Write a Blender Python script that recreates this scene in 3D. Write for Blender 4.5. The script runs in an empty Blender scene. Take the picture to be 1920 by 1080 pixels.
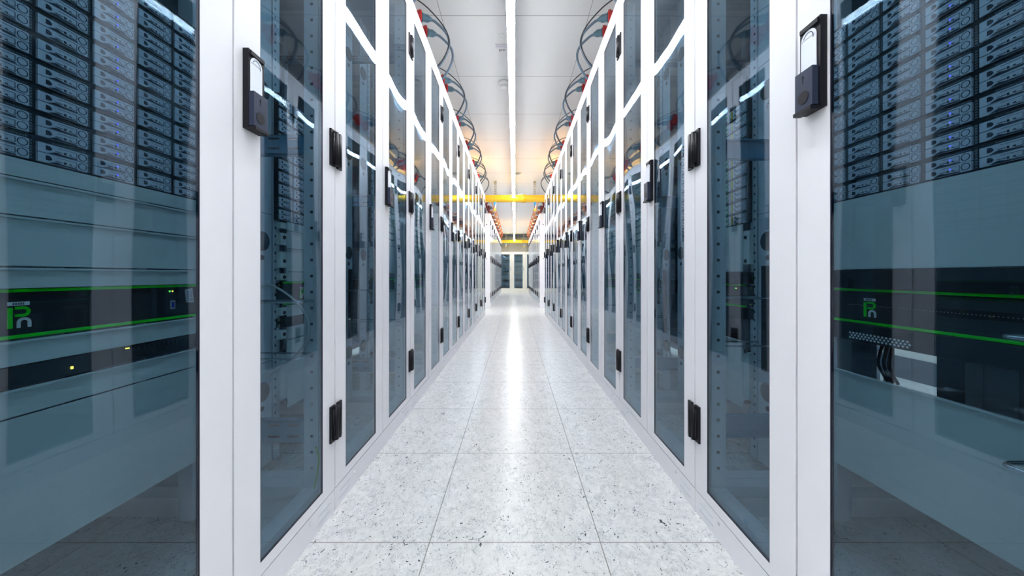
import bpy, math, random
from mathutils import Vector, Matrix
random.seed(7)
R = math.radians
S = bpy.context.scene
COL = S.collection

# ------------------------------------------------------------------ camera
A = 0.586          # half aisle width
CH = 0.765         # camera height
F = 638.0
cam_d = bpy.data.cameras.new('camera'); cam = bpy.data.objects.new('camera', cam_d); COL.objects.link(cam)
cam_d.sensor_width = 36; cam_d.lens = F / 1920 * 36
cam_d.shift_x = -5.5 / 1920; cam_d.shift_y = -23 / 1920
cam_d.clip_start = 0.02
cam.location = (0, 0, CH); cam.rotation_euler = (R(90), 0, 0)
S.camera = cam
# ------------------------------------------------------------------ world, exposure
w = bpy.data.worlds.new('world'); S.world = w; w.use_nodes = True
w.node_tree.nodes['Background'].inputs[0].default_value = (0.8, 0.85, 1, 1)
w.node_tree.nodes['Background'].inputs[1].default_value = 0.3
S.view_settings.view_transform = 'Standard'; S.view_settings.look = 'None'
S.view_settings.gamma = 1; S.view_settings.use_curve_mapping = False
S.view_settings.exposure = 0.33
LED_STRENGTH = 62.0
try:
    S.cycles.max_bounces = 14; S.cycles.diffuse_bounces = 5; S.cycles.glossy_bounces = 6
    S.cycles.transparent_max_bounces = 40; S.cycles.caustics_reflective = False
    S.cycles.sample_clamp_indirect = 100
except Exception: pass

# ------------------------------------------------------------------ materials
def mat(name, col, rough=.5, metal=0, spec=.5, emit=None, es=0, coat=0):
    m = bpy.data.materials.new(name); m.use_nodes = True
    b = m.node_tree.nodes['Principled BSDF']
    b.inputs['Base Color'].default_value = (*col, 1); b.inputs['Roughness'].default_value = rough
    b.inputs['Metallic'].default_value = metal; b.inputs['Specular IOR Level'].default_value = spec
    b.inputs['Coat Weight'].default_value = coat
    if emit: b.inputs['Emission Color'].default_value = (*emit, 1); b.inputs['Emission Strength'].default_value = es
    return m
def noisy(name, col, col2, scale, rough=.5, metal=0, bump=0, spec=.5):
    m = mat(name, col, rough, metal, spec); t = m.node_tree; n = t.nodes; b = n['Principled BSDF']
    tc = n.new('ShaderNodeTexCoord'); ns = n.new('ShaderNodeTexNoise'); ns.inputs['Scale'].default_value = scale
    ns.inputs['Detail'].default_value = 4
    t.links.new(tc.outputs['Object'], ns.inputs['Vector'])
    mx = n.new('ShaderNodeMix'); mx.data_type = 'RGBA'
    mx.inputs[6].default_value = (*col, 1); mx.inputs[7].default_value = (*col2, 1)
    t.links.new(ns.outputs['Fac'], mx.inputs[0]); t.links.new(mx.outputs[2], b.inputs['Base Color'])
    if bump:
        bp = n.new('ShaderNodeBump'); bp.inputs['Strength'].default_value = bump; bp.inputs['Distance'].default_value = .001
        t.links.new(ns.outputs['Fac'], bp.inputs['Height']); t.links.new(bp.outputs[0], b.inputs['Normal'])
    return m
M = {}
M['paint'] = noisy('white_paint', (.71, .71, .76), (.75, .75, .80), 3, .38, spec=.35)
M['frame'] = noisy('inner_frame_paint', (.50, .53, .58), (.55, .58, .63), 5, .45)
M['zinc'] = noisy('zinc_plate', (.12, .30, .45), (.18, .38, .54), 30, .38, .6)
M['panel'] = noisy('grey_blanking_paint', (.66, .70, .68), (.70, .74, .72), 6, .5)
M['dark'] = mat('dark_inside', (.03, .035, .045), .6)
M['rear'] = noisy('rear_panel_paint', (.10, .13, .17), (.14, .17, .22), 3, .5)
M['black'] = mat('black_plastic', (.006, .006, .010), .42, spec=.22)
M['blackmetal'] = mat('black_metal', (.01, .011, .014), .45)
M['lever'] = mat('handle_lever', (.022, .030, .060), .4, spec=.25)
M['silver'] = mat('pale_plate', (.72, .76, .86), .25, .1)
M['gasket'] = mat('gasket', (.01, .01, .03), .6)
M['tray'] = noisy('drive_face', (.66, .70, .80), (.74, .78, .86), 40, .4, .2)
M['traydark'] = mat('drive_recess', (.015, .02, .04), .5)
M['perf'] = mat('perforated_strip', (.16, .19, .22), .5)
M['ledblue'] = mat('blue_led', (.05, .05, .5), .4, emit=(.06, .06, 1), es=5)
M['ledgreen'] = mat('green_led', (.05, .4, .05), .4, emit=(.1, 1, .05), es=4)
M['ledyellow'] = mat('yellow_led', (.5, .4, .05), .4, emit=(1, .8, .1), es=3)
M['green'] = mat('green_trim', (.0, .85, .0), .4)
M['white'] = mat('white_print', (.85, .85, .88), .5)
M['yellow'] = mat('yellow_strip', (.8, .62, .05), .5)
M['red'] = noisy('red_plastic', (.42, .008, .008), (.55, .015, .01), 20, .38)
M['darkred'] = noisy('dark_red_plastic', (.12, .004, .006), (.18, .006, .008), 20, .4)
M['teal'] = noisy('grey_blue_plastic', (.045, .12, .17), (.07, .15, .20), 20, .4)
M['cable'] = mat('grey_blue_cable', (.10, .145, .20), .4)
M['cableblack'] = mat('black_cable', (.012, .013, .018), .35)
M['orange'] = mat('orange_cable', (.66, .17, .012), .45)
M['greycable'] = mat('grey_cable', (.45, .47, .46), .5)
M['greenwire'] = mat('green_wire', (.25, .5, .03), .5)
M['chrome'] = mat('chrome_wire', (.75, .78, .82), .18, 1)
M['beam'] = mat('yellow_enamel', (.90, .52, .01), .22, 0, .6, coat=.4)
M['channel'] = noisy('galvanised_channel', (.40, .36, .24), (.50, .46, .32), 40, .4, .5)
M['blueplastic'] = mat('blue_plastic', (.03, .30, .62), .4)
M['bus'] = mat('busbar_grey', (.42, .44, .47), .4, .3)
M['led'] = mat('led_diffuser', (1, 1, 1), .5, emit=(.93, .97, 1), es=LED_STRENGTH)
M['warm'] = mat('added_uplight_glow', (1, .8, .5), .5, emit=(1, .50, .10), es=22)  # glow of the added uplights that tint the ceiling yellow
M['ledhouse'] = mat('led_housing', (.8, .8, .82), .4)
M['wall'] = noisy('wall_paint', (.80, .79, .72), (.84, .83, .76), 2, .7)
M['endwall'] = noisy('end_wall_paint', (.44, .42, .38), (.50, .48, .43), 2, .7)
M['skirt'] = mat('skirting', (.06, .09, .12), .5)
M['beige'] = noisy('beige_cabinet_paint', (.72, .71, .62), (.77, .76, .67), 3, .4)
M['detector'] = mat('detector_plastic', (.74, .74, .70), .4)
M['label'] = mat('label_face', (.62, .60, .64), .5)
M['ink'] = mat('ink', (.10, .10, .16), .6)
M['board'] = noisy('equipment_green', (.02, .07, .06), (.06, .14, .12), 60, .5)
M['ledge'] = mat('beige_shelf', (.45, .38, .26), .5)

def glass_mat():
    m = bpy.data.materials.new('tinted_glass'); m.use_nodes = True; t = m.node_tree; n = t.nodes; L = t.links
    for x in list(n): n.remove(x)
    out = n.new('ShaderNodeOutputMaterial'); mix = n.new('ShaderNodeMixShader')
    tr = n.new('ShaderNodeBsdfTransparent'); tr.inputs[0].default_value = (.615, .73, .79, 1)
    gl = n.new('ShaderNodeBsdfGlossy'); gl.inputs['Roughness'].default_value = 0.0; gl.inputs[0].default_value = (.84, .92, 1, 1)
    lw = n.new('ShaderNodeLayerWeight')
    p = n.new('ShaderNodeMath'); p.operation = 'POWER'; p.inputs[1].default_value = 5
    ma = n.new('ShaderNodeMath'); ma.operation = 'MULTIPLY_ADD'; ma.inputs[1].default_value = .93; ma.inputs[2].default_value = .062
    L.new(lw.outputs['Facing'], p.inputs[0]); L.new(p.outputs[0], ma.inputs[0]); L.new(ma.outputs[0], mix.inputs[0])
    L.new(tr.outputs[0], mix.inputs[1]); L.new(gl.outputs[0], mix.inputs[2]); L.new(mix.outputs[0], out.inputs[0])
    g = n.new('ShaderNodeNewGeometry'); mp = n.new('ShaderNodeMapping'); mp.inputs['Scale'].default_value = (1, 1, .55)
    ns = n.new('ShaderNodeTexNoise'); ns.inputs['Scale'].default_value = 2.6; ns.inputs['Detail'].default_value = .6
    bp = n.new('ShaderNodeBump'); bp.inputs['Strength'].default_value = 1.0; bp.inputs['Distance'].default_value = .0035
    L.new(g.outputs['Position'], mp.inputs[0]); L.new(mp.outputs[0], ns.inputs['Vector'])
    L.new(ns.outputs['Fac'], bp.inputs['Height']); L.new(bp.outputs[0], gl.inputs['Normal'])
    return m
M['glass'] = glass_mat()

TILE = .49
def grid_mask(n, L, sep, axis, off, pitch, width):
    a = n.new('ShaderNodeMath'); a.operation = 'SUBTRACT'; a.inputs[1].default_value = off; L.new(sep.outputs[axis], a.inputs[0])
    b = n.new('ShaderNodeMath'); b.operation = 'DIVIDE'; b.inputs[1].default_value = pitch; L.new(a.outputs[0], b.inputs[0])
    c = n.new('ShaderNodeMath'); c.operation = 'PINGPONG'; c.inputs[1].default_value = .5; L.new(b.outputs[0], c.inputs[0])
    d = n.new('ShaderNodeMath'); d.operation = 'LESS_THAN'; d.inputs[1].default_value = width / pitch / 2; L.new(c.outputs[0], d.inputs[0])
    return d
def floor_mat():
    m = mat('speckled_vinyl_tile', (.8, .8, .8), .25, 0, .13); t = m.node_tree; n = t.nodes; L = t.links; b = n['Principled BSDF']
    g = n.new('ShaderNodeNewGeometry'); sep = n.new('ShaderNodeSeparateXYZ'); L.new(g.outputs['Position'], sep.inputs[0])
    gx = grid_mask(n, L, sep, 0, TILE / 2, TILE, .0028); gy = grid_mask(n, L, sep, 1, .976, TILE, .0028)
    gm = n.new('ShaderNodeMath'); gm.operation = 'MAXIMUM'; L.new(gx.outputs[0], gm.inputs[0]); L.new(gy.outputs[0], gm.inputs[1])
    def nz(scale, det, dist, w=0):
        x = n.new('ShaderNodeTexNoise'); x.inputs['Scale'].default_value = scale; x.inputs['Detail'].default_value = det
        x.inputs['Distortion'].default_value = dist
        mp = n.new('ShaderNodeMapping'); mp.inputs['Location'].default_value = (w, w * 2, w); mp.inputs['Scale'].default_value = (1, .7, 1)
        L.new(g.outputs['Position'], mp.inputs[0]); L.new(mp.outputs[0], x.inputs['Vector']); return x
    def ramp(src, stops):
        r = n.new('ShaderNodeValToRGB'); L.new(src.outputs['Fac'], r.inputs[0]); e = r.color_ramp.elements
        while len(e) < len(stops): e.new(.5)
        for el, (p, c) in zip(e, stops): el.position = p; el.color = (*c, 1) if len(c) == 3 else c
        return r
    W = (1, 1, 1)
    base = ramp(nz(35, 4, 1.5), [(.30, (.47, .48, .49)), (.46, (.545, .55, .56)), (.62, (.585, .59, .595)), (.75, (.66, .66, .67))])
    curl = ramp(nz(48, 2, 2.2, 3), [(.478, W), (.494, (.22, .24, .29)), (.508, W)])
    curl2 = ramp(nz(30, 2, 3.2, 9), [(.60, W), (.635, (.60, .62, .70)), (.66, W)])
    spk = ramp(nz(75, 1, 2.0, 17), [(.70, W), (.72, (.10, .10, .14))])
    msk = ramp(nz(18, 1, 0, 5), [(.44, (0, 0, 0)), (.53, W)])
    def mul(a, bb, fac=1, fs=None):
        x = n.new('ShaderNodeMix'); x.data_type = 'RGBA'; x.blend_type = 'MULTIPLY'; x.inputs[0].default_value = fac
        if fs: L.new(fs, x.inputs[0])
        L.new(a, x.inputs[6]); L.new(bb, x.inputs[7]); return x.outputs[2]
    c = mul(base.outputs[0], curl.outputs[0], 1, msk.outputs[0]); c = mul(c, curl2.outputs[0], .8); c = mul(c, spk.outputs[0])
    x = n.new('ShaderNodeMix'); x.data_type = 'RGBA'; L.new(gm.outputs[0], x.inputs[0]); L.new(c, x.inputs[6]); x.inputs[7].default_value = (.22, .21, .20, 1)
    L.new(x.outputs[2], b.inputs['Base Color'])
    n2 = nz(8, 2, 0, 1); bp = n.new('ShaderNodeBump'); bp.inputs['Strength'].default_value = .25; bp.inputs['Distance'].default_value = .001
    L.new(n2.outputs['Fac'], bp.inputs['Height']); L.new(bp.outputs[0], b.inputs['Normal'])
    return m
def ceil_mat():
    m = mat('ceiling_panel', (.72, .72, .71), .45, 0, .4); t = m.node_tree; n = t.nodes; L = t.links; b = n['Principled BSDF']
    g = n.new('ShaderNodeNewGeometry'); sep = n.new('ShaderNodeSeparateXYZ'); L.new(g.outputs['Position'], sep.inputs[0])
    gx = grid_mask(n, L, sep, 0, .59, 1.18, .004); gy = grid_mask(n, L, sep, 1, 2.72, .83, .006)
    gm = n.new('ShaderNodeMath'); gm.operation = 'MAXIMUM'; L.new(gx.outputs[0], gm.inputs[0]); L.new(gy.outputs[0], gm.inputs[1])
    x = n.new('ShaderNodeMix'); x.data_type = 'RGBA'; L.new(gm.outputs[0], x.inputs[0]); x.inputs[6].default_value = (.72, .72, .71, 1); x.inputs[7].default_value = (.22, .22, .22, 1)
    L.new(x.outputs[2], b.inputs['Base Color'])
    return m
M['floor'] = floor_mat(); M['ceiling'] = ceil_mat()

# ------------------------------------------------------------------ helpers
class MB:
    def __init__(s): s.v = []; s.f = []; s.m = []; s.sm = []
    def quad(s, pts, m=0):
        i = len(s.v); s.v += [tuple(p) for p in pts]; s.f.append(tuple(range(i, i + len(pts)))); s.m.append(m); s.sm.append(False); return s
    def box(s, x0, x1, y0, y1, z0, z1, m=0):
        i = len(s.v)
        s.v += [(x0,y0,z0),(x1,y0,z0),(x1,y1,z0),(x0,y1,z0),(x0,y0,z1),(x1,y0,z1),(x1,y1,z1),(x0,y1,z1)]
        for q in ((0,3,2,1),(4,5,6,7),(0,1,5,4),(1,2,6,5),(2,3,7,6),(3,0,4,7)):
            s.f.append(tuple(i + k for k in q)); s.m.append(m); s.sm.append(False)
        return s
    def prism(s, poly, y0, y1, m=0):
        """poly = list of (x,z), counter-clockwise seen from -y; extruded along y"""
        k = len(poly); i = len(s.v)
        s.v += [(x, y0, z) for x, z in poly] + [(x, y1, z) for x, z in poly]
        s.f.append(tuple(i + j for j in range(k))); s.f.append(tuple(i + k + j for j in reversed(range(k))))
        for j in range(k): s.f.append((i + j, i + k + j, i + k + (j + 1) % k, i + (j + 1) % k))
        s.m += [m] * (k + 2); s.sm += [False] * (k + 2); return s
    def tube(s, pts, r, n=10, m=0, cap=True):
        pts = [Vector(p) for p in pts]; rs = r if isinstance(r, (list, tuple)) else [r] * len(pts)
        up = None; i0 = len(s.v)
        for j, p in enumerate(pts):
            d = (pts[min(j + 1, len(pts) - 1)] - pts[max(j - 1, 0)]).normalized()
            if up is None: up = Vector((0, 0, 1)) if abs(d.z) < .9 else Vector((1, 0, 0))
            a = d.cross(up).normalized(); b = a.cross(d).normalized(); up = b
            for k in range(n):
                t = 2 * math.pi * k / n; s.v.append(tuple(p + (a * math.cos(t) + b * math.sin(t)) * rs[j]))
        for j in range(len(pts) - 1):
            for k in range(n):
                a0 = i0 + j * n + k; a1 = i0 + j * n + (k + 1) % n
                s.f.append((a0, a1, a1 + n, a0 + n)); s.m.append(m); s.sm.append(True)
        if cap:
            s.f.append(tuple(i0 + k for k in reversed(range(n)))); s.f.append(tuple(i0 + (len(pts) - 1) * n + k for k in range(n)))
            s.m += [m, m]; s.sm += [False, False]
        return s
    def ring(s, cx, cz, r0, r1, y0, y1, n=20, m=0, a0=0, a1=360):
        """flat annulus facing -y"""
        full = abs(a1 - a0) >= 360; k = n if full else n + 1
        P = []
        for j in range(k):
            t = R(a0 + (a1 - a0) * j / n); P.append((math.cos(t), math.sin(t)))
        for j in range(n):
            p, q = P[j], P[(j + 1) % k]
            i = len(s.v)
            s.v += [(cx + p[0]*r0, y0, cz + p[1]*r0), (cx + p[0]*r1, y0, cz + p[1]*r1), (cx + q[0]*r1, y0, cz + q[1]*r1), (cx + q[0]*r0, y0, cz + q[1]*r0),
                    (cx + p[0]*r0, y1, cz + p[1]*r0), (cx + p[0]*r1, y1, cz + p[1]*r1), (cx + q[0]*r1, y1, cz + q[1]*r1), (cx + q[0]*r0, y1, cz + q[1]*r0)]
            for f in ((0,1,2,3),(4,7,6,5),(1,5,6,2),(0,3,7,4)): s.f.append(tuple(i + x for x in f)); s.m.append(m); s.sm.append(False)
        return s
    def mesh(s, name, mats):
        me = bpy.data.meshes.new(name); me.from_pydata(s.v, [], s.f)
        for x in mats: me.materials.append(x)
        me.polygons.foreach_set('material_index', s.m); me.polygons.foreach_set('use_smooth', s.sm)
        me.update(); return me
    def build(s, name, mats, parent=None, bevel=0, loc=None):
        if not isinstance(mats, (list, tuple)): mats = [mats]
        return link(name, s.mesh(name, mats), parent, bevel, loc)
def link(name, me, parent=None, bevel=0, loc=None):
    o = bpy.data.objects.new(name, me); COL.objects.link(o)
    if parent: o.parent = parent
    if loc: o.location = loc
    if bevel:
        b = o.modifiers.new('bevel', 'BEVEL'); b.width = bevel; b.segments = 2; b.limit_method = 'ANGLE'; b.angle_limit = R(40); b.harden_normals = False
    return o
def tag(o, label, cat, group=None):
    o['label'] = label; o['category'] = cat
    if group: o['group'] = group
    return o
def thing(name, label, cat, loc=(0, 0, 0), rz=0, group=None):
    o = bpy.data.objects.new(name, None); COL.objects.link(o); o.empty_display_size = .05
    o.location = loc; o.rotation_euler = (0, 0, rz); return tag(o, label, cat, group)
def dup(o, parent=None):
    c = o.copy(); COL.objects.link(c)
    if parent: c.parent = parent
    for ch in [x for x in KIDS.get(o.name, [])]: register(c, dup(ch, c))
    return c
KIDS = {}
def register(p, c): KIDS.setdefault(p.name, []).append(c)
def index(root):
    """remember the child tree of a prototype so that copying is quick"""
    for c in list(root.children): register(root, c); index(c)
def struct(o): o['kind'] = 'structure'; return o
def bez(P, n=14):
    """smooth curve through control points (Catmull-Rom)"""
    P = [Vector(p) for p in P]; out = []
    for i in range(len(P) - 1):
        p0 = P[max(i - 1, 0)]; p1 = P[i]; p2 = P[i + 1]; p3 = P[min(i + 2, len(P) - 1)]
        for k in range(n):
            t = k / n
            out.append(.5 * ((2 * p1) + (-p0 + p2) * t + (2*p0 - 5*p1 + 4*p2 - p3) * t*t + (-p0 + 3*p1 - 3*p2 + p3) * t**3))
    out.append(P[-1]); return out

# ------------------------------------------------------------------ room
HC = CH + 2.08; XW = 2.9; Y0 = -2.6; Y1 = 17.6
struct(MB().box(-XW, XW, Y0, Y1, -.05, 0).build('floor', M['floor']))
struct(MB().box(-XW, XW, Y0, Y1, HC, HC + .05).build('ceiling', M['ceiling']))
struct(MB().box(-XW - .1, -XW, Y0, Y1, 0, HC).build('wall_left', M['wall']))
struct(MB().box(XW, XW + .1, Y0, Y1, 0, HC).build('wall_right', M['wall']))
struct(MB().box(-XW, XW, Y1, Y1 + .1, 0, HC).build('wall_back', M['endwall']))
struct(MB().box(-XW, XW, Y0 - .1, Y0, 0, HC).build('wall_front', M['wall']))
struct(MB().box(XW - .012, XW, Y0, Y1, 0, .16).build('baseboard_right', M['skirt']))
struct(MB().box(-XW, -XW + .012, Y0, Y1, 0, .16).build('baseboard_left', M['skirt']))

# ------------------------------------------------------------------ linear lights
def led(x, y0, y1, label):
    h = CH + 1.785
    t = thing('linear_ceiling_light', label, 'light', (x, (y0 + y1) / 2, h), 0); L = (y1 - y0) / 2
    MB().box(-.028, .028, -L, L, -.006, .0025).build('diffuser', M['led'], t)
    for a, b in ((-L - .006, -L), (L, L + .006)): MB().box(-.031, .031, a, b, -.01, .045).build('end_cap', M['blackmetal'], t)
    MB().box(-.028, .028, -L, L, .0026, .042).build('housing', M['ledhouse'], t)
    y = -L + .4
    while y < L:
        MB().tube([(0, y, .04), (0, y, HC - h)], .0012, 6).build('suspension_wire', M['channel'], t); y += 1.66
led(-.029, -2.2, 17.0, 'long white glowing line of light running above the middle of the aisle')
led(2.25, -2.2, 17.0, 'long line of light above the passage behind the right cabinet row')
led(-2.25, -2.2, 17.0, 'long line of light above the passage behind the left cabinet row')

# ------------------------------------------------------------------ cabinets
HW = .4; TOP = CH + 1.582; DT = 2.31; DB = .074; GB = .103; GT = 2.236; DEPTH = 1.0
def make_door(cab, side, top, simple=False):
    """side +1: the door on the viewer's right, carries the handle"""
    dt = DT - (TOP - top); gt = GT - (TOP - top)
    xa, xb = .0025, HW - .0025
    ga, gb = .075, HW - .070
    f = lambda a, b: (a, b) if side > 0 else (-b, -a)
    d = MB()
    for a, b, z0, z1 in ((xa, ga, DB, dt), (gb, xb, DB, dt), (ga, gb, DB, GB), (ga, gb, gt, dt)):
        p, q = f(a, b); d.box(p, q, 0, .0058, z0, z1)
    for a, b, z0, z1 in ((xa + .004, ga - .022, DB + .004, dt - .004), (gb + .020, xb - .004, DB + .004, dt - .004)):
        p, q = f(a, b); d.box(p, q, .0058, .022, z0, z1)
    # folded seam line beside the glass
    door = d.build('door', M['paint'], cab)
    p, q = f(ga - .004, gb + .004)
    g = MB(); w_ = .0018
    g.box(p + .004, p + .004 + w_, .0003, .0058, GB, gt).box(q - .004 - w_, q - .004, .0003, .0058, GB, gt)
    g.box(p + .004 + w_, q - .004 - w_, .0003, .0058, GB, GB + w_).box(p + .004 + w_, q - .004 - w_, .0003, .0058, gt - w_, gt)
    g.build('gasket', M['gasket'], door)
    MB().box(p + .004 + w_, q - .004 - w_, .001, .005, GB + w_, gt - w_).build('glass_pane', M['glass'], door)
    for hz in (.291, 1.174, min(2.05, dt - .19)):
        h = MB(); s = side
        x0, x1 = sorted((s * (HW - .034), s * (HW - .008)))
        h.box(x0, x1, -.006, 0, hz - .058, hz + .058)
        h.tube([(s * (HW - .009), -.009, hz - .054), (s * (HW - .009), -.009, hz + .054)], .0075, 12)
        h.tube([(s * (HW - .020), -.007, hz - .046), (s * (HW - .020), -.007, hz + .046)], .004, 8)
        h.build('hinge', M['black'], door)
    if side > 0:
        z0 = 1.084; x0, x1 = .024, .070
        h = MB(); h.box(x0, x1, -.013, 0, z0, z0 + .172, 0)
        h.box(x0 + .003, x1 - .003, -.0165, -.013, z0 + .160, z0 + .169, 0)
        h.box(x0 + .004, x1 - .008, -.0145, -.013, z0 + .078, z0 + .145, 1)
        cx = (x0 + x1 - .004) / 2; P = [(cx + .017 * math.cos(R(a)), z0 + .143 + .017 * math.sin(R(a))) for a in range(0, 181, 15)]
        h.prism(P, -.0145, -.013, 1)
        h.ring(cx, z0 + .143, .0105, .0118, -.0150, -.0144, 14, 0, -20, 160)
        hd = h.build('handle', [M['black'], M['silver']], door, .0012); hd['label'] = 'black swing handle with pale plate'
        l = MB(); l.box(x0 + .001, x1 - .005, -.024, -.013, z0 + .006, z0 + .080, 0)
        l.box(x0 + .001, x1 - .005, -.028, -.013, z0 - .003, z0 + .004, 1)
        l.ring(cx - .001, z0 + .028, 0.0001, .0125, -.0248, -.024, 18, 1)
        l.box(cx - .002, cx - .0008, -.0245, -.024, z0 + .055, z0 + .069, 1).prism([(cx - .0045, z0 + .066), (cx + .0018, z0 + .066), (cx - .0014, z0 + .0715)], -.0245, -.024, 1)
        l.build('lever', [M['lever'], M['black']], hd, .001)
    return door
def make_cabinet(top=TOP, detail=True):
    t = thing('server_cabinet', '-', 'cabinet')
    # body frame
    b = MB(); z0 = .07; yb = DEPTH
    for sx in (-1, 1):
        for y in (.028, yb - .06):
            a, c = sorted((sx * (HW - .045), sx * (HW - .001))); b.box(a, c, y, y + .045, z0, top - .02)
        a, c = sorted((sx * (HW - .045), sx * (HW - .001))); b.box(a, c, .073, yb - .06, z0, z0 + .035).box(a, c, .073, yb - .06, top - .06, top - .02)
    b.box(-HW + .045, HW - .045, .028, .073, z0, z0 + .032).box(-HW + .045, HW - .045, .028, .073, DT - (TOP - top) - .06, top - .02)
    b.box(-HW + .045, HW - .045, yb - .06, yb - .015, z0, z0 + .035)
    z = .16
    while z < top - .15 and detail:
        for sx in (-1, 1): b.box(sx * (HW - .0455) - .0006, sx * (HW - .0455) + .0006, .045, .053, z, z + .008, 1)
        z += .05
    b.build('body_frame', [M['frame'], M['dark']], t)
    # inner dark holes on the front posts
    tp = MB().box(-HW + .0008, HW - .0008, 0, yb, top - .02, top); tp.box(-HW + .0008, HW - .0008, 0, .02, DT - (TOP - top) + .003, top - .02)
    tp.build('top_cover', M['paint'], t, .002)
    pl = MB().box(-HW + .0008, HW - .0008, .001, .03, 0, .0705)
    pl.box(-HW + .03, -HW + .10, -.0004, .001, .022, .026, 1).box(HW - .10, HW - .03, -.0004, .001, .022, .026, 1)
    pl.box(-HW + .03, -HW + .10, -.0004, .001, .046, .047, 1).box(HW - .10, HW - .03, -.0004, .001, .046, .047, 1)
    for sx in (-1, 1):
        a, c = sorted((sx * (HW - .03), sx * (HW - .0008))); pl.box(a, c, .03, yb, 0, .0705)
    pl.build('plinth', [M['paint'], M['frame']], t, .0015)
    for sx in (-1, 1): MB().tube([(sx * .27, .002, .052), (sx * .27, -.0015, .052)], .0045, 10).build('plinth_screw', M['chrome'], t)
    # small unreadable badge on the top rail
    bg = MB()
    for k in range(6): bg.box(.16 + k * .012, .168 + k * .012, -.0006, 0, DT - (TOP - top) - .032, DT - (TOP - top) - .024)
    bg.build('badge', M['bus'], t)
    for s in (-1, 1): make_door(t, s, top)
    rp = MB().box(-HW + .002, HW - .002, yb - .014, yb, .07, top - .02).build('rear_panel', M['rear'], t)
    if not detail: return t
    # 19 inch rails
    for y in (.30, .80):
        for sx in (-1, 1):
            a, c = sorted((sx * .2275, sx * .262)); r = MB().box(a, c, y, y + .004, .09, top - .1).box(*(sorted((sx * .2275, sx * .2295))), y + .004, y + .04, .09, top - .1)
            z = .13
            while z < top - .13 and y < .5:
                r.box(sx * .250 - .0035, sx * .250 + .0035, y - .0006, y, z, z + .008, 1); z += .0311
            r.build('mounting_rail', [M['frame'], M['dark']], t)
    # side baffles with cable holes
    for sx in (-1, 1):
        a, c = sorted((sx * .264, sx * .354)); MBb = MB().box(a, c, .304, .307, .09, top - .1)
        for hz in (.355, .887, 1.42, 1.95):
            MBb.ring(sx * .312, hz, .0001, .034, .3005, .3038, 22, 1).ring(sx * .312, hz - .058, .0001, .009, .3015, .3038, 12, 1)
            MBb.box(a, c, .3030, .3038, hz + .10, hz + .1015, 1)
        MBb.build('side_baffle', [M['frame'], M['dark']], t)
    MB().box(.300, .330, .288, .3000, .43, .80).build('brush_strip', M['blackmetal'], t)
    # cross braces along the right boundary
    for bz, hh in ((1.15, .062), (.235, .07), (1.95, .03)):
        br = MB().box(HW - .030, HW - .024, .075, yb - .065, bz, bz + hh).box(HW - .03, HW - .004, .075, yb - .065, bz, bz + .003).box(HW - .03, HW - .004, .075, yb - .065, bz + hh - .003, bz + hh)
        y = .10
        while y < .86:
            br.box(HW - .0308, HW - .03, y, y + .035, bz + hh * .25, bz + hh * .25 + .006, 1).box(HW - .0308, HW - .03, y, y + .035, bz + hh * .75, bz + hh * .75 + .006, 1); y += .06
        br.build('cross_brace', [M['zinc'], M['dark']], t)
    # floor level frame: stepped sheet plates and cable ring loops
    MB().box(-.33, .33, .70, .78, .075, .079).build('base_plate', M['zinc'], t)
    for hz in (.688, .525):
        MB().tube([(.272, .2995, hz), (.272, .045, hz), (.276, .037, hz), (.284, .034, hz), (.336, .034, hz), (.344, .037, hz), (.348, .045, hz), (.348, .2995, hz)], .0028, 8).build('cable_ring', M['chrome'], t)
    return t

ORD = ['nearest', 'second', 'third', 'fourth', 'fifth', 'sixth', 'seventh', 'eighth', 'ninth', 'tenth']
YC = [.308 + .4 + .8 * k for k in range(8)]
ROT = {'left': R(90), 'right': R(-90)}
def place(o, side, yc, lx=0, ly=0, z=0):
    s = -1 if side == 'left' else 1
    # local x -> +Y (left) / -Y (right); local y -> away from the aisle
    o.location = (s * (A + ly), yc + (lx if side == 'left' else -lx), z); o.rotation_euler = (0, 0, ROT[side]); return o
proto = make_cabinet(); index(proto); first = True
CABS = {}
for side in ('left', 'right'):
    for k, y in enumerate(YC):
        o = proto if first else dup(proto); first = False
        CABS[side, k] = o; place(o, side, y)
        o['label'] = f'{ORD[k]} white double glass door server cabinet from the camera in the {side} row'
        o['group'] = f'white cabinets of the near {side} row'
        if k == 7 or k == 0:
            far = (side == 'left') == (k == 7)          # local +x end or -x end
            sx = 1 if far else -1
            a, c = sorted((sx * (HW - .0008), sx * (HW + .012))); MB().box(a, c, .004, DEPTH, 0, TOP - .001).build('side_panel', M['paint'], o)
# rear panel of the second right cabinet has an opening
rp = [c for c in CABS['right', 1].children if c.name.startswith('rear_panel')][0]
m_ = MB(); x0, x1, z0, z1 = .03, .24, .20, .66
m_.box(-HW + .002, x0, DEPTH - .014, DEPTH, .07, TOP - .02).box(x1, HW - .002, DEPTH - .014, DEPTH, .07, TOP - .02)
m_.box(x0, x1, DEPTH - .014, DEPTH, .07, z0).box(x0, x1, DEPTH - .014, DEPTH, z1, TOP - .02)
rp.data = m_.mesh('rear_panel', [M['rear']])
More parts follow.
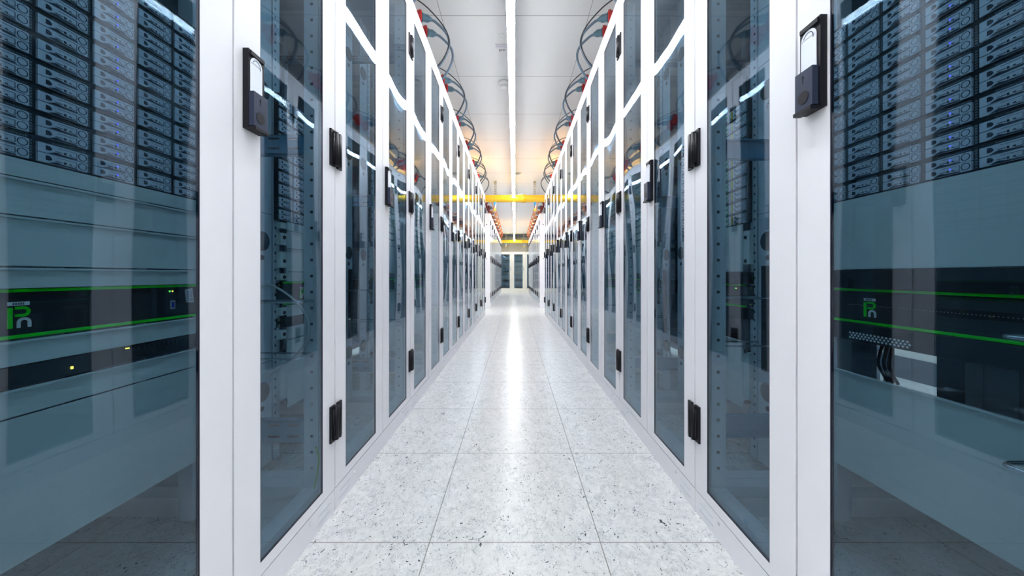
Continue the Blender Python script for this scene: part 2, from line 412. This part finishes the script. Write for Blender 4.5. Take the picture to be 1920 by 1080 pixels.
# loose cables inside the near left cabinet
tag(place(MB().tube(bez([(.33, .20, .72), (.34, .16, .735), (.345, .07, .66), (.345, .06, .56), (.335, .16, .47), (.33, .27, .45)], 8), .0035, 8).build('network_cable', M['greycable']), 'left', YC[0]),
    'pale grey cable looping down through the chrome rings behind the nearest left glass', 'cable')
tag(place(MB().tube(bez([(.345, .03, .235), (.35, .024, .20), (.348, .028, .15), (.352, .04, .10)], 6), .0022, 6).build('earth_wire', M['greenwire']), 'left', YC[0]),
    'short green and yellow earth wire low behind the nearest left cabinet glass', 'cable')
tag(place(MB().tube(bez([(.345, .03, .235), (.35, .024, .20), (.348, .028, .15), (.352, .04, .10)], 6), .0022, 6).build('earth_wire', M['greenwire']), 'right', YC[1], -.02),
    'short green and yellow earth wire low behind the second right cabinet glass', 'cable')

# group 2 cabinets
T2 = CH + 1.49; Y2 = 8.12
proto2 = make_cabinet(T2, False); index(proto2); first = True
for side in ('left', 'right'):
    for k in range(8):
        o = proto2 if first else dup(proto2); first = False
        place(o, side, Y2 + .012 + .4 + .8 * k)
        o['label'] = (f'{ORD[k] if k else "first"} cabinet of the far {side} row, beyond the yellow pipe' if k else f'first cabinet of the far {side} row, its white side panel facing the camera')
        o['group'] = f'white cabinets of the far {side} row'
        if k == 0:
            sx = -1 if side == 'left' else 1
            a, c = sorted((sx * (HW - .0008), sx * (HW + .012))); sp = MB().box(a, c, .004, DEPTH, 0, T2 - .001)
            p = sp.build('side_panel', M['paint'], o)
            h = MB()
            for hz in (1.17, 1.99): h.tube([(sx * (HW + .011), .09, hz), (sx * (HW + .0135), .09, hz)], .012, 10)
            h.build('side_hole', M['black'], p)

# end cabinets
def end_cabinet(x, label):
    t = thing('network_cabinet', label, 'cabinet', (x, 15.8, 0), 0, 'beige cabinets across the far end of the aisle'); H = 1.87; W = .298
    b = MB().box(-W, -W + .03, .02, .7, 0, H).box(W - .03, W, .02, .7, 0, H).box(-W + .03, W - .03, .02, .7, H - .03, H).box(-W + .03, W - .03, .68, .7, .07, H - .03)
    b.box(-W, W, 0, .02, 0, .085).box(-W + .03, W - .03, .02, .7, .0, .085)
    b.build('body', M['beige'], t)
    d = MB().box(-W + .004, -.20, 0, .02, .09, H - .004).box(.20, W - .004, 0, .02, .09, H - .004).box(-.20, .20, 0, .02, .09, .18).box(-.20, .20, 0, .02, H - .11, H - .004)
    dd = d.build('door', M['beige'], t)
    MB().box(-.20, .20, .008, .012, .18, H - .11).build('glass_pane', M['glass'], dd)
    MB().box(.225, .255, -.015, 0, 1.0, 1.16).build('handle', M['bus'], dd)
    for sx in (-1, 1):
        r = MB().box(*sorted((sx * .14, sx * .19)), .07, .09, .12, H - .06)
        r.build('mounting_rail', M['frame'], t)
    return t
for x, l in ((-.44, 'beige glass door cabinet at the far end, left one, half hidden'),
             (.16, 'beige glass door cabinet at the far end, middle one, in line with the aisle'),
             (.76, 'beige glass door cabinet at the far end, right one, only its edge showing')):
    end_cabinet(x, l)
    for j, z in enumerate((.3, .62, .95, 1.22, 1.48)):
        m_ = MB().box(-.138, .138, .06, .4, z, z + .2, 0)
        for q in range(5): m_.box(-.12 + q * .05, -.09 + q * .05, .052, .06, z + .03, z + .17, 1)
        o = m_.build('network_module', [M['board'], M['bus']]); o.location = (x, 15.8, 0)
        tag(o, f'{["lowest", "second lowest", "middle", "second highest", "highest"][j]} green and grey module in the {["left", "middle", "right"][round((x + .44) / .6)]} beige end cabinet', 'network module', 'modules in the end cabinets')

# ------------------------------------------------------------------ rack equipment
CW = .083; NP = .0466
def tray_mb(ox=0, oz=0, y=0, led=None, mb=None):
    m = mb or MB(); w_, h = .0725, .0172
    P = [(ox + .0005, oz), (ox + w_, oz), (ox + w_, oz + h - .001), (ox + w_ - .001, oz + h), (ox + .020, oz + h), (ox + .016, oz + h - .0003), (ox + .0005, oz + h - .0003)]
    m.prism(P, y, y + .02, 0)
    f = y - .0006
    # finger notch, wavy grip groove, led window, label outline, ring
    m.prism([(ox + .011, oz + .005), (ox + .0165, oz + .005), (ox + .0195, oz + .0075), (ox + .0185, oz + .011), (ox + .0155, oz + .0135), (ox + .011, oz + .0135)], f, y, 1)
    m.prism([(ox + .014, oz + .0004), (ox + .056, oz + .0004), (ox + .056, oz + .0022), (ox + .034, oz + .0030), (ox + .027, oz + .0050), (ox + .022, oz + .0040)], f, y, 1)
    m.box(ox + .024, ox + .035, f, y, oz + .0062, oz + .0072, 1).box(ox + .0365, ox + .0395, f - .0003, y, oz + .0045, oz + .0085, 1)
    m.box(ox + .0395, ox + .0435, f - .0003, y, oz + .0055, oz + .0080, 2)
    m.box(ox + .0435, ox + .047, f, y, oz + .0055, oz + .0075, 1)
    m.box(ox + .028, ox + .0555, f, y, oz + .0135, oz + .0140, 1).box(ox + .055, ox + .0555, f, y, oz + .004, oz + .0140, 1).box(ox + .046, ox + .055, f, y, oz + .0040, oz + .0046, 1)
    m.ring(ox + .0642, oz + .0086, .0058, .0068, f, y, 16, 1)
    if led: m.box(ox + .0400, ox + .0420, f - .0006, y, oz + .0095, oz + .0110, 3)
    return m
TM = [M['tray'], M['traydark'], M['white'], M['ledblue']]
TMg = [M['tray'], M['traydark'], M['white'], M['ledgreen']]
tray_plain = tray_mb().mesh('drive_tray', TM); tray_blue = tray_mb(led=True).mesh('drive_tray', TM); tray_green = tray_mb(led=True).mesh('drive_tray', TMg)
def chassis_mb(n=6):
    m = MB(); x0 = -.249
    m.box(x0, x0 + n * CW, .004, .0205, 0, NP - .0004, 0).box(-.2150, .2150, .0205, .5, 0, NP - .0004, 0)
    for c in range(n):
        x = x0 + c * CW
        for z in range(7): m.box(x + .0760, x + .0795, .0034, .004, .003 + z * .0052, .0052 + z * .0052 + .001, 1)
        for q in range(14): m.box(x + .022 + q * .0036, x + .0243 + q * .0036, .0005, .004, .0392, .0412, 2)
        m.box(x + .0755, x + .0800, .0037, .004, .001, .039, 0)
    return m
ch_mesh = chassis_mb().mesh('chassis', [M['blackmetal'], M['perf'], M['perf']])
def enclosure(side, k, z, label, green=False, group=None):
    t = thing('drive_enclosure', label, 'disk array', group=group); place(t, side, YC[k], -.010, .2785, z)
    link('chassis', ch_mesh, t)
    for c in range(6):
        for r in (0, 1):
            lit = (c in (3,)) if not green else c % 2 == 0
            me = (tray_green if green else tray_blue) if lit and random.random() < .8 else tray_plain
            link('drive_tray', me, t, loc=(-.249 + c * CW + .001, 0, .0012 + r * .0184))
    if green: MB().box(-.249 + 5 * CW - .006, -.249 + 5 * CW + .001, -.002, .004, .004, .036).build('yellow_label', M['yellow'], t)
ZD = .9725
TIER = ['lowest', 'second lowest', 'third lowest', 'fourth lowest', 'fifth lowest', 'fifth highest', 'fourth highest', 'third highest', 'second highest', 'highest']
for side in ('left', 'right'):
    for k in (0, 1):
        for i in range(10):
            green = (side == 'right' and k == 1)
            enclosure(side, k, ZD + i * NP + (0 if side == 'left' else -.008),
                      f'{TIER[i]} grey drive tray shelf in the {ORD[k]} {side} cabinet' + (', green lights' if green else ''), green, f'stacked drive shelves in the {ORD[k]} {side} cabinet')
# plain one-mesh copies for the cabinets further on
far_m = MB(); chs = chassis_mb()
far_m.v += chs.v; far_m.f += chs.f; far_m.m += chs.m; far_m.sm += chs.sm
for c in range(6):
    for r in (0, 1):
        a = len(far_m.f); tray_mb(-.249 + c * CW + .001, .0012 + r * .0184, 0, True, far_m)
        remap = {0: 1, 1: 0, 2: 3, 3: 4}
        for i in range(a, len(far_m.f)): far_m.m[i] = remap[far_m.m[i]]
far_mesh = far_m.mesh('drive_enclosure', [M['dark'], M['tray'], M['perf'], M['white'], M['ledgreen']])
for side in ('left', 'right'):
    for k in range(2, 8):
        for i in range(10):
            o = link('drive_enclosure', far_mesh); place(o, side, YC[k], 0, .2785, ZD + i * NP)
            tag(o, f'{TIER[i]} grey drive tray shelf in the {ORD[k]} {side} cabinet', 'disk array', f'stacked drive shelves in the {ORD[k]} {side} cabinet')

def screws(t, zs, w_=.227):
    for z in zs:
        for sx in (-1, 1):
            MB().tube([(sx * w_, .0225, z), (sx * w_, .008, z), (sx * w_, .004, z)], [.006, .0075, .006], 12).build('thumb_screw', M['black'], t)
def blank(side, k, z0, z1, label, sc, lip=True):
    t = thing('blanking_panel', label, 'blanking panel', group=f'grey blanking panels in the {side} row'); place(t, side, YC[k], 0, .2750, z0)
    h = z1 - z0
    m = MB().box(-.215, .215, .004, .007, 0, h - .002)
    if lip: m.box(-.215, .215, -.002, .004, h - .006, h - .002)
    m.box(-.2465, .2465, .0075, .0240, h * .15, h * .85 - .002)
    m.build('panel', M['panel'], t, .0008)
    screws(t, [s - z0 for s in sc]); return t
def pn_logo(t, x, z, y):
    """green P over white n, standing on the bezel"""
    m = MB(); r = .0022
    m.box(x, x + .006, y - .0015, y, z, z + .036)
    m.box(x + .009, x + .019, y - .0015, y, z + .0325, z + .0375).box(x + .009, x + .019, y - .0015, y, z + .0195, z + .0240)
    m.ring(x + .019, z + .0285, .0045, .009, y - .0015, y, 12, 0, -90, 90)
    m.build('green_letter', M['green'], t)
    n_ = MB(); n_.ring(x + .020, z + .009, .0045, .009, y - .0015, y, 12, 0, 0, 180).box(x + .011, x + .0155, y - .0015, y, z, z + .009).box(x + .0245, x + .029, y - .0015, y, z, z + .009)
    n_.build('white_letter', M['white'], t)
    s = MB().box(x, x + .027, y - .001, y, z + .0395, z + .046, 0)
    for q in range(5): s.box(x + .006 + q * .003, x + .008 + q * .003, y - .0013, y - .001, z + .0405, z + .0445, 1)
    s.build('bar_sticker', [M['white'], M['ink']], t)
def logo_server(side, k, z0, lx, label, extras=False):
    t = thing('rack_server', label, 'server', group='black servers with green trim'); place(t, side, YC[k], 0, .2865, z0); H = .087
    MB().box(-.2265, .2265, .004, .42, .001, H - .001).box(-.2475, .2475, .0080, .0122, .004, H - .004).build('chassis', M['blackmetal'], t)
    for z in (.0, H - .006): MB().box(-.2255, .222, -.003, .004, z, z + .006).build('green_trim', M['green'], t, .001)
    pn_logo(t, lx, .018, .004)
    screws_y = MB()
    for sx in (-1, 1):
        for z in (.012, H - .012): screws_y.tube([(sx * .241, .008, z), (sx * .241, .004, z)], .004, 10)
    screws_y.build('ear_screw', M['channel'], t)
    # status lights, fine dotted line, video port
    MB().box(.154, .157, .003, .004, H - .018, H - .015, 0).box(.161, .164, .003, .004, H - .018, H - .015, 1).build('status_light', [M['ledgreen'], M['ledyellow']], t)
    if side == 'right':
        d = MB()
        for q in range(60): d.box(-.185 + q * .006, -.1835 + q * .006, .003, .004, .045, .0463)
        d.build('vent_dots', M['bus'], t)
    if extras:
        p = MB().box(.156, .168, .002, .004, H - .062, H - .040, 0).box(.159, .165, .001, .002, H - .058, H - .044, 1); p.build('video_port', [M['bus'], mat('port_blue', (.02, .02, .4), .4)], t)
        g = MB(); B = [(.196, .078), (.198, .042), (.219, .037), (.222, .076)]
        g.prism([(.198, H - .048), (.219, H - .048), (.214, H - .010), (.193, H - .014)], -.006, -.005, 0)
        for q in range(6): g.box(.1985, .204, -.0063, -.006, H - .044 + q * .005, H - .042 + q * .005, 1)
        g.ring(.2125, H - .021, .0026, .0036, -.0064, -.006, 10, 1, 60, 300).ring(.2125, H - .031, .0026, .0036, -.0064, -.006, 10, 1, 60, 300).box(.209, .212, -.0064, -.006, H - .0315, H - .0305, 1)
        for q in range(4): g.box(.2075 + q * .0025, .2085 + q * .0025, -.0063, -.006, H - .045, H - .037, 1)
        tg = g.build('approval_tag', [M['label'], M['ink']], t, loc=(-.008, 0, 0)); tg['label'] = 'grey approval tag with CE mark'
    return t
def switch(side, k, z0, z1, label):
    t = thing('network_switch', label, 'switch', group='black switches'); place(t, side, YC[k], 0, .274, z0); h = z1 - z0
    MB().box(-.2265, .2265, .006, .3, .001, h - .001).box(-.2475, .2475, .0215, .0250, .002, h - .002).build('chassis', M['blackmetal'], t)
    pt = MB()
    for q in range(12): pt.box(.06 + q * .011, .068 + q * .011, .0045, .006, h - .014, h - .006)
    pt.build('port_row', M['dark'], t)
    MB().box(.048, .055, .004, .006, h - .006, h - .004).box(-.045, -.042, .004, .006, .012, .017).build('status_light', M['ledyellow'], t)
    sc = MB()
    for sx in (-1, 1):
        for z in (.008, h - .008): sc.tube([(sx * .241, .0225, z), (sx * .241, .017, z)], .0045, 10)
    sc.build('ear_screw', M['channel'], t)
for side, k in (('left', 0), ('left', 1)):
    c = f'in the {ORD[k]} left cabinet'
    blank(side, k, .938, .9715, f'thin dark gap blanking strip just under the drive shelves {c}', [], False)
    blank(side, k, .871, .937, f'grey blanking panel directly under the drive shelves {c}', [.909])
    blank(side, k, .782, .870, f'tall grey blanking panel, second under the drive shelves {c}', [.82])
    blank(side, k, .743, .781, f'narrow grey blanking panel resting above the green trimmed server {c}', [.76])
    logo_server(side, k, .655, -.121, f'black server with two green trim lines and Pn logo {c}', k == 0)
    blank(side, k, .609, .654, f'narrow grey blanking panel below the green trimmed server {c}', [.626])
    switch(side, k, .571, .608, f'slim black switch between grey panels {c}')
    blank(side, k, .521, .570, f'grey blanking panel right under the slim black switch {c}', [.545])
    blank(side, k, .262, .520, f'large lowest grey blanking panel {c}', [.48, .29], False)
def power_box(side, k, z0, z1, label, holes=False):
    t = thing('black_rack_unit', label, 'server'); place(t, side, YC[k], 0, .270, z0); h = z1 - z0
    MB().box(-.2265, .2265, .004, .40, .0005, h - .0005).box(-.2475, .2475, .0255, .0290, .002, h - .002).build('chassis', M['blackmetal'], t)
    if holes:
        m = MB()
        for r in range(3):
            for q in range(16): m.tube([(-.165 + q * .0085 + (r % 2) * .0042, .004, .008 + r * .006), (-.165 + q * .0085 + (r % 2) * .0042, .0034, .008 + r * .006)], .0026, 8)
        m.build('vent_hole', M['white'], t)
for k in (0, 1):
    c = f'in the {ORD[k]} right cabinet'
    blank('right', k, .781, .9635, f'plain tall grey blanking panel under the drive shelves {c}', [.909, .82], False)
    power_box('right', k, .7325, .780, f'plain black unit just above the green trimmed server {c}')
    logo_server('right', k, .645, -.146, f'black server with green trim lines and Pn logo {c}')
    power_box('right', k, .600, .644, f'black unit with small vent holes below the green server {c}', True)
    blank('right', k, .262, .519, f'large lowest grey blanking panel {c}', [.48, .29])
    # black patch leads in the open slot
    for q in range(3):
        x = -.165 + q * .012
        o = MB().tube(bez([(x, .36, .598), (x + .006, .345, .57), (x + .016, .33, .54), (x + .018, .35, .50)], 5), .0035, 8).build('patch_lead', M['cableblack'])
        tag(place(o, 'right', YC[k]), f'{["left", "middle", "right"][q]} of three black leads hanging in the open slot {c}', 'cable', f'black leads in the open slot {c}')
for side in ('left', 'right'):
    for k in range(2, 8):
        c = f'in the {ORD[k]} {side} cabinet'
        blank(side, k, .782, .9715, f'grey blanking panel under the drive shelves {c}', [.909, .82], False)
        logo_server(side, k, .655, -.121, f'black server with green trim lines {c}')
        blank(side, k, .262, .654, f'large lowest grey blanking panel {c}', [.60, .48, .29], False)

# ------------------------------------------------------------------ overhead power
HT = CH
def busbar(side, y0, y1, h, label):
    s = -1 if side == 'left' else 1
    t = thing('busbar_trunking', label, 'power rail', (s * .86, (y0 + y1) / 2, h)); L = (y1 - y0) / 2
    MB().box(-.035, .035, -L, L, -.05, .05).build('rail', M['bus'], t, .003)
    y = -L + .3
    while y < L: MB().tube([(0, y, .05), (0, y, HC - h)], .004, 8).build('threaded_rod', M['channel'], t); y += 1.6
def socket(side, y, h, label, group, small=1.0, dark=False):
    """red wall socket reaching from the busbar towards the aisle"""
    s = -1 if side == 'left' else 1
    t = thing('power_socket', label, 'power socket', (s * .69, y, h), 0, group); r = M['darkred'] if dark else M['red']
    d = Vector((-s * .80, .35, .05)).normalized(); p = Vector((0, 0, 0))
    MB().tube([p - d * .10, p - d * .07, p - d * .065, p - d * .02, p - d * .015, p], [.042, .044, .038, .038, .046, .046], 16).build('body', r, t)
    MB().tube([p - d * .055 + Vector((0, 0, -.03)), p - d * .035 + Vector((-s * .01, .015, -.075)), p - d * .03 + Vector((-s * .012, .018, -.082))], [.032, .036, .020], 14).build('cap', r, t)
    MB().box(*sorted((s * .06, s * .127)), -.05, .05, -.09, .05).build('tap_off_box', M['bus'], t, .003)
    return t
def power_cable(side, y, h, label, group, mt, top, reach=.52, r=.0095, dz=.28, plug=True):
    s = -1 if side == 'left' else 1
    P = Vector((s * .69, y, h)); d = Vector((-s * .80, .35, .05)).normalized()
    t = thing('power_cable', label, 'cable', tuple(P), 0, group)
    if plug: MB().tube([d * .001, d * .012, d * .014, d * .05, d * .056, d * .075], [.030, .031, .027, .026, .021, .014], 16).build('plug', M['teal'], t)
    q = [d * .07, d * .11 + Vector((0, .01, -.008)), Vector((-s * (.70 - reach) * .93, .10, -.05)), Vector((-s * (.70 - reach), .135, -.115)), Vector((-s * (.70 - reach) * .80, .15, -.20)),
         Vector((-s * .08, .16, -dz)), Vector((-s * .02, .17, -dz - .025)), Vector((s * .03, .18, top - h + .002))]
    MB().tube(bez(q, 7), r, 10).build('cord', mt, t)
    return t
busbar('left', .5, 7.0, CH + 1.93, 'grey power rail hung above the near left cabinet row')
busbar('right', .5, 7.0, CH + 1.93, 'grey power rail hung above the near right cabinet row')
busbar('left', 8.1, 14.8, CH + 1.93, 'grey power rail hung above the far left cabinet row')
busbar('right', 8.1, 14.8, CH + 1.93, 'grey power rail hung above the far right cabinet row')
W6 = ['first', 'second', 'third', 'fourth', 'fifth', 'sixth', 'seventh', 'eighth']
for side in ('left', 'right'):
    for k in range(-1, 6):
        y = 2.50 + .8 * k
        nm = f'{W6[k + 1]} red socket cluster'
        for j in ((0, 1) if k < 5 else (0,)):
            yy = y + j * .155; hh = CH + 1.90
            which = ('nearer', 'farther')[j] if k < 5 else 'single'
            g = f'red sockets above the near {side} row'
            socket(side, yy, hh, f'{which} red socket of the {W6[k+1]} pair from the camera above the near {side} row', g)
            power_cable(side, yy, hh, f'{which} grey-blue cable looping from the {W6[k+1]} red sockets above the near {side} row', f'grey-blue cables above the near {side} row', M['cable'], TOP)
        # thin black lead
        s = -1 if side == 'left' else 1
        P = [(s*.72, y - .16, CH + 1.93), (s*.63, y - .05, CH + 1.93), (s*.54, y + .07, CH + 1.885), (s*.505, y + .11, CH + 1.80), (s*.535, y + .115, CH + 1.69), (s*.60, y + .12, CH + 1.61), (s*.63, y + .12, TOP)]
        o = MB().tube(bez(P, 7), .0045, 8).build('black_lead', M['cableblack'])
        tag(o, f'thin black lead arching over the {W6[k+1]} red sockets above the near {side} row', 'cable', f'thin black leads above the near {side} row')
    for k in range(8):
        y = 8.3 + .8 * k; hh = CH + 1.84
        for j in (0, 1):
            g = f'sockets above the far {side} row'; wd = ('nearer', 'farther')[j]
            socket(side, y + j * .2, hh, f'{wd} dark red socket of the {W6[k]} pair above the far {side} row', g, dark=True)
            power_cable(side, y + j * .2, hh, f'{wd} orange cable of the {W6[k]} pair looping above the far {side} row', f'orange cables above the far {side} row', M['orange'], T2, .51, .0065, .27, True)
        s = -1 if side == 'left' else 1
        for j in (0,):
            P = [(s*.70, y + .1 + j*.35, CH + 1.86), (s*.60, y + .2 + j*.35, CH + 1.84), (s*.545, y + .3 + j*.35, CH + 1.72), (s*.60, y + .38 + j*.35, CH + 1.58), (s*.68, y + .42 + j*.35, T2)]
            tag(MB().tube(bez(P, 6), .006, 8).build('orange_lead', M['orange']), f'plain orange lead after the {W6[k]} dark red sockets above the far {side} row', 'cable', f'orange leads above the far {side} row')

# ------------------------------------------------------------------ yellow pipes
def pipe(y, lab, joint):
    zc = CH + 1.676
    t = thing('yellow_pipe', lab, 'pipe', (0, y, zc))
    L = 2.85
    MB().tube([(-L, 0, 0), (L, 0, 0)], .080, 40).build('tube', M['beam'], t)
    for x in joint:
        j = MB().tube([(x - .03, 0, 0), (x - .018, 0, 0)], .093, 40).tube([(x + .018, 0, 0), (x + .030, 0, 0)], .093, 40).tube([(x - .018, 0, 0), (x + .018, 0, 0)], .085, 40)
        for a in range(0, 360, 45): j.tube([(x - .04, .088 * math.cos(R(a)), .088 * math.sin(R(a))), (x + .04, .088 * math.cos(R(a)), .088 * math.sin(R(a)))], .006, 8)
        j.build('joint', M['beam'], t)
    return t
for y, l, jn, w_ in ((7.4, 'thick yellow pipe crossing the aisle under the ceiling between the two cabinet groups', [.19], 'near'),
                 (16.65, 'far yellow pipe crossing above the beige end cabinets', [.35], 'far')):
    pipe(y, l, jn)
    for x, sd in ((-.435, 'left'), (.435, 'right')):
        t = thing('pipe_hanger', f'slotted metal hanger holding the {w_} yellow pipe, {sd} one', 'hanger', (x, y + .096, HC), 0, 'hangers of the yellow pipes')
        m = MB(); H = HC - (CH + 1.60)
        m.box(-.024, -.018, -.012, .012, -H, 0).box(.018, .024, -.012, .012, -H, 0).box(-.03, .03, -.02, .02, -.045, 0)
        z = -.06
        while z > -H + .02: m.box(-.018, .018, -.001, .010, z - .016, z); z -= .05
        m.build('channel', M['channel'], t)
        MB().box(-.02, .02, -.155, .0135, -H - .065, -H - .008).build('clamp', M['blueplastic'], t, .004)
        MB().box(.005, .022, -.15, -.134, -H - .15, -H - .0651).build('strap', M['white'], t)
        MB().box(-.022, .022, -.162, -.122, -H - .20, -H - .1501).build('yellow_end', M['yellow'], t, .004)

# unseen warm glow sources added on the cabinet tops to yellow the ceiling
for x, y, z, sd in ((-.92, 6.05, TOP, 'near left'), (.92, 6.05, TOP, 'near right'), (-.92, 13.5, T2, 'far left'), (.92, 13.5, T2, 'far right')):
    t = thing('added_uplight', f'added warm glow source hidden on top of the {sd} cabinet row', 'light', (x, y, z))
    MB().box(-.07, .07, -.62, .62, 0, .04).build('housing', M['bus'], t, .004)
    MB().box(-.06, .06, -.60, .60, .0401, .044).build('diffuser', M['warm'], t)

# ------------------------------------------------------------------ ceiling bits
t = thing('smoke_detector', 'round white smoke detector on the ceiling just left of the line of light', 'smoke detector', (-.117, 3.66, HC))
MB().tube([(0, 0, 0), (0, 0, -.020), (0, 0, -.022), (0, 0, -.045), (0, 0, -.047)], [.058, .058, .050, .046, .02], 28).build('base', M['detector'], t)
MB().tube([(0, 0, -.047), (0, 0, -.055), (0, 0, -.060)], [.042, .042, .030], 28).build('sensor', M['detector'], t)
r_ = MB().tube([(0, 0, -.0465), (0, 0, -.0485)], .0435, 28).build('slot_ring', M['bus'], t)
t = thing('ceiling_sign', 'small printed label strip stuck on the ceiling beside the line of light', 'label', (-.123, 3.08, HC))
m = MB().box(-.053, .053, -.028, .028, -.003, 0, 0).box(-.053, .053, -.028, -.024, -.0035, -.003, 1)
for q in range(7): m.box(-.045 + q * .012, -.038 + q * .012, -.008, .004, -.0035, -.003, 1)
m.build('plate', [M['label'], M['bus']], t)
m = MB()
for q, (w1, h1) in enumerate(((.010, .030), (.007, .018), (.007, .018), (.009, .018), (.008, .018))): m.box(-.02 + q * .0115, -.02 + q * .0115 + w1 * .7, .045, .045 + h1, -.002, 0)
m.build('lettering', M['ink'], t)
t = thing('ceiling_indicator', 'small square indicator plate on the ceiling behind the printed label strip', 'indicator', (-.125, 2.96, HC))
MB().box(-.026, .026, -.035, .035, -.006, 0).build('plate', M['detector'], t, .001)
MB().tube([(0, .01, -.006), (0, .01, -.010)], .010, 14).build('lamp', M['ledhouse'], t)
t = thing('ceiling_sensor', 'small flat grey disc on the ceiling right of the light, before the yellow pipe', 'sensor', (.05, 6.9, HC))
MB().tube([(0, 0, 0), (0, 0, -.015), (0, 0, -.03)], [.05, .05, .035], 24).build('housing', M['bus'], t)
MB().tube([(.065, -.01, 0), (.065, -.01, -.012)], .012, 12).build('button', M['yellow'], t)

# ------------------------------------------------------------------ stuff above the end cabinets
for j, x in enumerate((-.62, -.36, .05, .24, .66)):
    t = thing('cable_ladder', f'{["leftmost", "second", "middle", "fourth", "rightmost"][j]} vertical cable ladder on the far wall above the beige cabinets', 'cable ladder', (x, Y1 - .05, 1.9), 0, 'cable ladders on the far wall')
    MB().box(-.05, -.04, -.02, .02, 0, .93).box(.04, .05, -.02, .02, 0, .93).build('side_rail', M['channel'], t)
    m = MB()
    for q in range(9): m.box(-.04, .04, -.006, .006, .04 + q * .1, .052 + q * .1)
    m.build('rung', M['channel'], t)
m = MB().box(-2.8, 2.8, -.2, .2, 0, .012)
for sy in (-.2, .19): m.box(-2.8, 2.8, sy, sy + .01, .012, .08)
o = m.build('cable_tray', M['skirt']); o.location = (0, 17.15, HC - .12)
tag(o, 'dark cable tray running across under the ceiling at the far wall', 'cable tray')
